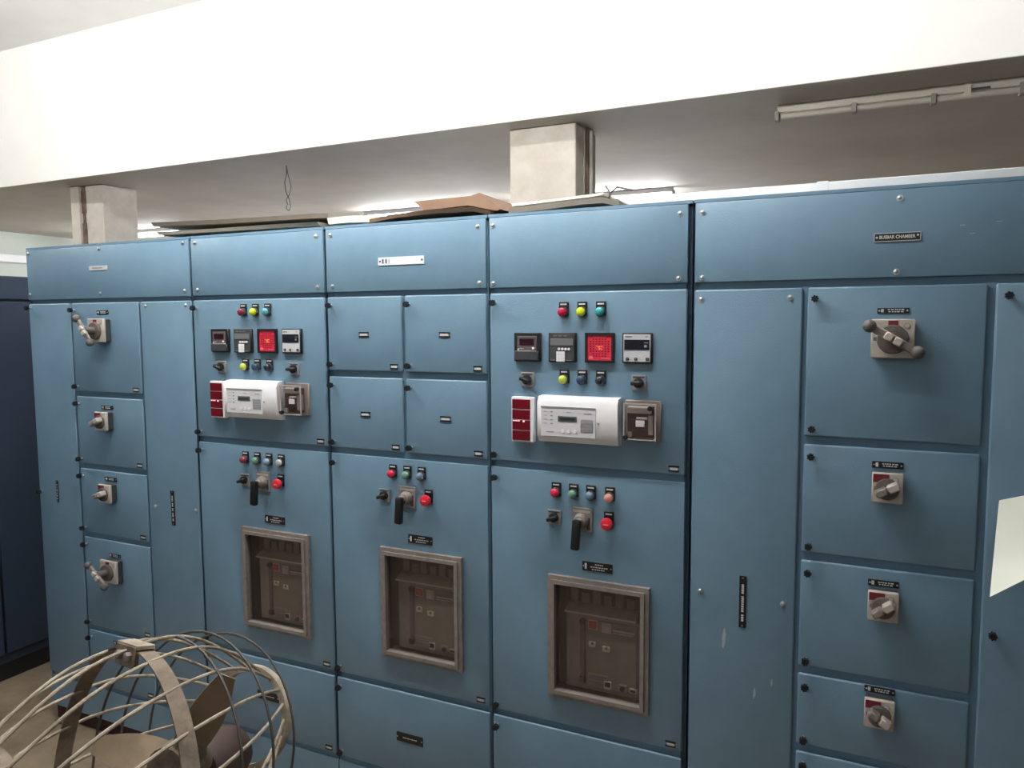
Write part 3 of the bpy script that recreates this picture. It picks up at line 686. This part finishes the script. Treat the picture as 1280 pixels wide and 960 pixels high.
def scuff(w2, h2):
    rnd = random.Random(int(h2 * 1e5)); k = 8
    L_ = [(-w2 * (.5 + .5 * rnd.random()) * math.sin(PI * (i + .5) / k) - w2 * .5 * (i / k - .5), h2 - 2 * h2 * i / (k - 1)) for i in range(k)]
    R_ = [(w2 * (.5 + .5 * rnd.random()) * math.sin(PI * (i + .5) / k) - w2 * .5 * (i / k - .5), h2 - 2 * h2 * i / (k - 1)) for i in range(k)]
    return MB().prism(L_ + R_[::-1], -.0006, .0005, SCUFF)
for x, z, w2, h2 in ((-.372, .914, .008, .032), (-.278, .756, .005, .017), (-.228, .799, .004, .012)):
    build('paint_scuff', scuff(w2, h2), d, (x, 0, z))
sw5 = [(1.846, True, math.radians(31)), (1.434, False, math.radians(-28)), (1.098, False, math.radians(-38)), (.784, False, math.radians(32)), (.44, False, 0)]
npz = [1.922, 1.492, 1.152, .838, .52]
for k in range(5):
    d = door(c, xa, xb, Z5[k + 1], Z5[k], tagpos=False)
    nameplate(d, .066, npz[k], .079, .019 if k else .015, rows=((.003, .55), (-.003, .5)), icon=True)
    disc_switch(c, .066, sw5[k][0], sw5[k][2], sw5[k][1])
d = door(c, xb, XS[5], .15, DOOR_T - .004, latches=False, tagpos=False, gx0=.011)
latch(d, .331, 1.958); latch(d, .331, 1.053)

# small flecks on the busbar plate
for x, z in ((.222, 2.145), (.245, 2.122), (.305, 2.150)):
    build('paint_fleck', MB().box(-.006, .006, -.0006, .0004, -.001, .001, SCUFF), p, (x, 0, z))

# ------------------------------------------------------------------ navy cabinets of the return row at the left
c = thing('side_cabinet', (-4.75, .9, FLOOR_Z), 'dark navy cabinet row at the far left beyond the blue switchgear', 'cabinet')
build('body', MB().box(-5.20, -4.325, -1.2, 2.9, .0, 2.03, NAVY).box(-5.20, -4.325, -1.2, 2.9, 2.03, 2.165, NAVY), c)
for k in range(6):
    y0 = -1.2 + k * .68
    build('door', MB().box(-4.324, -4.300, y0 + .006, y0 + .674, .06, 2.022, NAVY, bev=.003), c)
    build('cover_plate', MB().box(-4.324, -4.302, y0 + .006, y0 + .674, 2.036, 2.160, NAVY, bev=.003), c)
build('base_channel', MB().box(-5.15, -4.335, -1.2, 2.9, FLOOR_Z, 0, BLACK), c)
for y in (.25, 1.6):
    build('lifting_eye', MB().cyl((-4.38, y, 2.165), (-4.38, y, 2.18), .02, MGREY).tube([(-4.38, y + .022 * math.cos(a), 2.20 + .022 * math.sin(a)) for a in [2 * PI * i / 16 for i in range(16)]], .006, MGREY, closed=True), c)

# ------------------------------------------------------------------ on top of the cabinets
t = thing('bus_duct', (-.6, .80, TOPZ), 'long bright galvanised duct lying along the cabinet tops', 'duct')
for k in range(4):
    x0 = -2.45 + k * .7625
    build('duct_length', MB().box(x0 + .002, x0 + .7605, .75, .95, TOPZ, 2.408, GALV, bev=.003), t)
for k in range(3):
    x0 = -2.45 + (k + 1) * .7625
    build('joint_strap', MB().box(x0 - .02, x0 + .02, .747, .953, TOPZ + .001, 2.411, GALV, bev=.001), t)

def board(name, pts, y0, y1, th, m, label, lift=0.0, edge=None):
    """cardboard sheet: pts = front edge polyline of (x, z); runs back from y0 to y1, rising by lift at the front"""
    t = bmesh.new(); rows = []
    for (yy, f) in ((y0, 1), (y1, 0)):
        rows.append([(t.verts.new((x, yy + random.uniform(-.012, .012), z if f else z - lift)), t.verts.new((x, yy, (z if f else z - lift) - th))) for x, z in pts])
    n_ = len(pts)
    for i in range(n_ - 1):
        a, b = rows[0][i], rows[0][i + 1]; c_, d_ = rows[1][i], rows[1][i + 1]
        t.faces.new((a[0], b[0], d_[0], c_[0])); t.faces.new((a[1], c_[1], d_[1], b[1]))
        t.faces.new((a[0], a[1], b[1], b[0])); t.faces.new((c_[0], d_[0], d_[1], c_[1]))
    for i in (0, n_ - 1): t.faces.new((rows[0][i][0], rows[1][i][0], rows[1][i][1], rows[0][i][1]))
    bmesh.ops.recalc_face_normals(t, faces=t.faces)
    mb = MB(); mb._merge(t, m)
    return tag(build(name, mb), label, 'cardboard', 'cardboard lying on the cabinet tops')
board('cardboard_sheet', [(-2.84, 2.300), (-2.60, 2.297), (-2.2, 2.293), (-1.95, 2.29)], .06, .62, .014, CARDG, 'lower of two grey boards on the second cabinet top', lift=.004)
board('cardboard_sheet', [(-2.89, 2.345), (-2.5, 2.334), (-2.0, 2.326), (-1.92, 2.323)], .08, .66, .016, CARDG, 'upper long grey board overhanging toward the left cabinets', lift=.006)
board('cardboard_sheet', [(-1.905, 2.302), (-1.80, 2.304), (-1.715, 2.300)], .06, .45, .024, PAPER, 'white printed board lying left of the brown cardboard', lift=.002)
board('cardboard_sheet', [(-1.705, 2.284), (-1.60, 2.296), (-1.42, 2.302), (-1.27, 2.300), (-1.20, 2.284)], .05, .55, .014, CARD, 'flat brown cardboard flap under the folded brown carton', lift=.004)
# folded carton
cb = MB(); t_ = bmesh.new()
P = [(-1.575, .16, 2.356), (-1.30, .10, 2.348), (-1.265, .10, 2.356), (-1.160, .06, 2.286), (-1.185, .07, 2.284), (-1.30, .08, 2.312), (-1.52, .14, 2.316)]
back = [(x + .02, .60, z + (.0 if i > 2 else -.012)) for i, (x, y, z) in enumerate(P)]
a = [t_.verts.new(v) for v in P]; b = [t_.verts.new(v) for v in back]
t_.faces.new(a); t_.faces.new(b[::-1])
for i in range(7): t_.faces.new((a[i], b[i], b[(i + 1) % 7], a[(i + 1) % 7]))
bmesh.ops.recalc_face_normals(t_, faces=t_.faces); cb._merge(t_, CARD)
tag(build('folded_carton', cb), 'brown folded cardboard carton on top of the small door section', 'cardboard', 'cardboard lying on the cabinet tops')
board('cardboard_sheet', [(-1.13, 2.288), (-1.0, 2.292), (-.86, 2.300), (-.79, 2.300), (-.735, 2.284)], .06, .60, .018, CARDG, 'lower grey board right of the brown carton', lift=.002)
board('cardboard_sheet', [(-1.13, 2.306), (-1.0, 2.311), (-.84, 2.318), (-.80, 2.322)], .09, .62, .008, PAPER, 'upper pale board right of the brown carton', lift=.0)
# twig of wire sticking up
tag(build('wire_scrap', MB().tube([(-.80, .15, 2.30), (-.795, .15, 2.325), (-.77, .15, 2.345), (-.72, .16, 2.333)], .003, WIREM, seg=6).tube([(-.795, .15, 2.328), (-.81, .15, 2.352)], .003, WIREM, seg=6)),
    'dark wire scrap sticking up from the grey boards', 'wire')

# ------------------------------------------------------------------ paper sheet on the right door
mb = MB(); t_ = bmesh.new()
cv = [(.333, -.004, 1.418), (.390, -.004, 1.437), (.47, -.004, 1.452), (.545, -.004, 1.455), (.540, -.13, 1.325), (.452, -.15, 1.295), (.369, -.17, 1.260), (.2995, -.17, 1.2066), (.309, -.12, 1.262), (.321, -.06, 1.338)]
f = [t_.verts.new(v) for v in cv]; g = [t_.verts.new((x, y + .0012, z)) for x, y, z in cv]
t_.faces.new(f); t_.faces.new(g[::-1])
for i in range(len(f)): t_.faces.new((f[i], g[i], g[(i + 1) % len(f)], f[(i + 1) % len(f)]))
bmesh.ops.triangulate(t_, faces=[fa for fa in t_.faces if len(fa.verts) > 4])
bmesh.ops.recalc_face_normals(t_, faces=t_.faces); mb._merge(t_, PAPER)
tag(build('paper_sheet', mb), 'pale torn paper sheet stuck on the rightmost blue door', 'paper')

# ------------------------------------------------------------------ floor debris
for x, y, s, m, lab in ((-3.46, -.06, .035, PAPER, 'small white paper scrap on the floor by the plinth'), (-3.20, -.03, .05, PAPER, 'crumpled white paper by the switchgear base'),
                        (-3.02, -.10, .035, CARD, 'brown paper scrap near the crumpled paper'), (-3.60, .0, .03, CARDD, 'dark grit lump at the plinth corner')):
    b = MB(); b.ball((0, 0, s * .35), s, m, sc=(1.3, .8, .38), u=9, v=6)
    for v in b.bm.verts: v.co += Vector((random.uniform(-1, 1), random.uniform(-1, 1), random.uniform(-.4, .4))) * s * .16
    zmin = min(v.co.z for v in b.bm.verts)
    for v in b.bm.verts: v.co.z -= zmin
    tag(build('paper_scrap', b, None, (x, y, FLOOR_Z)), lab, 'litter', 'litter by the switchgear base')

# ------------------------------------------------------------------ the fan in the foreground
C1 = Vector((-1.486, -1.255, .826)); N1 = Vector((-.28, -.935, .216)).normalized(); R1 = .34
C2 = Vector((-1.549, -.797, .789)); N2 = Vector((.045, -.956, .291)).normalized(); R2 = .136
C3 = Vector((-1.494, -1.56, .792)); R3 = .29
def basis(nrm):
    u = nrm.cross(Vector((0, 0, 1))).normalized(); return u, u.cross(nrm)
U1, V1 = basis(N1); U2, V2 = basis(N2)
def onring(C, U, V, r, a): return C + r * (math.cos(a) * U + math.sin(a) * V)
def band(b, C, U, V, N, r, wd, th, m, seg=64):
    t = bmesh.new(); rg = []
    for k in range(seg):
        a = 2 * PI * k / seg
        rg.append([t.verts.new(onring(C, U, V, rr, a) + N * nn) for rr, nn in ((r, -wd / 2), (r, wd / 2), (r - th, wd / 2), (r - th, -wd / 2))])
    for k in range(seg):
        p_, q_ = rg[k], rg[(k + 1) % seg]
        for j in range(4): t.faces.new((p_[j], p_[(j + 1) % 4], q_[(j + 1) % 4], q_[j]))
    bmesh.ops.recalc_face_normals(t, faces=t.faces); return b._merge(t, m)
fan = thing('air_circulator_fan', (C1.x + .1, C1.y, FLOOR_Z), 'dusty cream industrial fan with wire cage in the foreground', 'fan')
build('clamp_band', band(MB(), C1, U1, V1, N1, R1, .038, .004, FANDK), fan)
build('rear_band', band(MB(), C2, U2, V2, N2, R2 + .004, .024, .018, FANM), fan)
build('front_band', band(MB(), C3, U1, V1, N1, R3, .03, .004, FANDK), fan)
NR = 20
AX = (C2 - C1).normalized()
for k in range(NR):
    a = 2 * PI * k / NR + .165
    p0 = onring(C1, U1, V1, R1 - .002, a); p1 = onring(C2, U2, V2, R2 - .012, a)
    rad = (onring(C1, U1, V1, 1, a) - C1)
    pts = []
    for i in range(15):
        s = i / 14
        pts.append(p0.lerp(p1, s) + rad * (.05 * math.sin(PI * s ** .9)) )
    build('rear_rod', MB().tube(pts, .0042, FANM, seg=7), fan)
    q1 = onring(C3, U1, V1, R3, a)
    pts = [p0.lerp(q1, i / 8) + rad * (.03 * math.sin(PI * i / 8)) for i in range(9)]
    build('front_rod', MB().tube(pts, .0044, FANM, seg=7), fan)
# front radial rods closing the mouth of the cage, and the rear spokes
for k in range(NR):
    a = 2 * PI * k / NR + .165
    q1 = onring(C3, U1, V1, R3, a); h = C3 + N1 * .06 + (q1 - C3) * .22
    build('front_spoke', MB().tube([q1, q1.lerp(h, .5) + N1 * .04, h], .0044, FANM, seg=6), fan)
build('front_badge', MB().cyl(C3 + N1 * .05, C3 + N1 * .07, .08, FANM, seg=28, bev=.004), fan)
for rr, s in ((.300, .50), (.265, .72), (.32, .28)):
    cc = C1.lerp(C2, s); nn = N1.lerp(N2, s).normalized(); uu, vv = basis(nn)
    build('wire_hoop', MB().tube([onring(cc, uu, vv, rr, 2 * PI * i / 48) for i in range(48)], .0034, WIREM, seg=6, closed=True), fan)  # hoops coloured dark to paint in the shade inside the cage
# clamp lug with two bolts at the top of the clamp band
at = math.radians(82)
for da in (0,):
    lug = MB(); top = onring(C1, U1, V1, R1 + .002, at); rad = (top - C1).normalized(); tan = N1.cross(rad).normalized()
    M = Matrix((( tan.x, N1.x, rad.x, top.x), (tan.y, N1.y, rad.y, top.y), (tan.z, N1.z, rad.z, top.z), (0, 0, 0, 1)))
    lug.box(-.055, .055, -.020, .020, -.003, .006, FANM, bev=.001, mx=M).box(-.05, .05, .012, .022, -.045, .002, FANDK, bev=.001, mx=M)
    lg_ = build('clamp_lug', lug, fan)
    for sx in (-.025, .022):
        p_ = M @ Vector((sx, .020, -.020)); q_ = M @ Vector((sx, .034, -.020))
        build('bolt', MB().cyl(p_, q_, .011, TAUPE, seg=6, bev=.002), lg_)
# blades on a hub between the bands, motor behind
HC = C1.lerp(C2, .42)
build('hub', MB().cyl(HC - AX * .05, HC + AX * .05, .06, FANDK, seg=20, bev=.006), fan)
UA, VA = basis(-AX)
for k in range(3):
    a = 2 * PI * k / 3 + math.radians(120)
    t_ = bmesh.new(); rows = []
    for i in range(9):
        s = i / 8; r = .05 + .22 * s; wdt_ = .018 + .030 * math.sin(PI * (.3 + .68 * s)); tw = .85 - .3 * s
        ctr = onring(HC, UA, VA, r, a); tn = (-math.sin(a) * UA + math.cos(a) * VA)
        dirn = (tn * math.cos(tw) + AX * math.sin(tw))
        nr_ = dirn.cross((math.cos(a) * UA + math.sin(a) * VA)).normalized() * .0015
        rows.append([t_.verts.new(ctr + dirn * wdt_ + nr_), t_.verts.new(ctr - dirn * wdt_ + nr_), t_.verts.new(ctr - dirn * wdt_ - nr_), t_.verts.new(ctr + dirn * wdt_ - nr_)])
    for i in range(8):
        for j in range(4): t_.faces.new((rows[i][j], rows[i][(j + 1) % 4], rows[i + 1][(j + 1) % 4], rows[i + 1][j]))
    t_.faces.new(rows[0]); t_.faces.new(rows[-1][::-1]); bmesh.ops.recalc_face_normals(t_, faces=t_.faces)
    mb = MB(); mb._merge(t_, BLADE); build('blade', mb, fan)
build('motor', MB().cyl(HC + AX * .05 + Vector((0, 0, -.05)), HC + AX * .20 + Vector((0, 0, -.06)), .070, MOTOR, seg=24, bev=.015), fan)
mot = HC + AX * .14 + Vector((0, 0, -.06))
build('stand_pole', MB().cyl((mot.x, mot.y, FLOOR_Z + .03), (mot.x, mot.y, mot.z - .06), .022, FANDK, seg=14), fan)
b = MB()
for k in range(3):
    a = 2 * PI * k / 3 + .5
    b.tube([(mot.x, mot.y, FLOOR_Z + .05), (mot.x + .2 * math.cos(a), mot.y + .2 * math.sin(a), FLOOR_Z + .03), (mot.x + .34 * math.cos(a), mot.y + .34 * math.sin(a), FLOOR_Z + .016)], .016, FANDK, seg=10)
build('stand_base', b, fan)
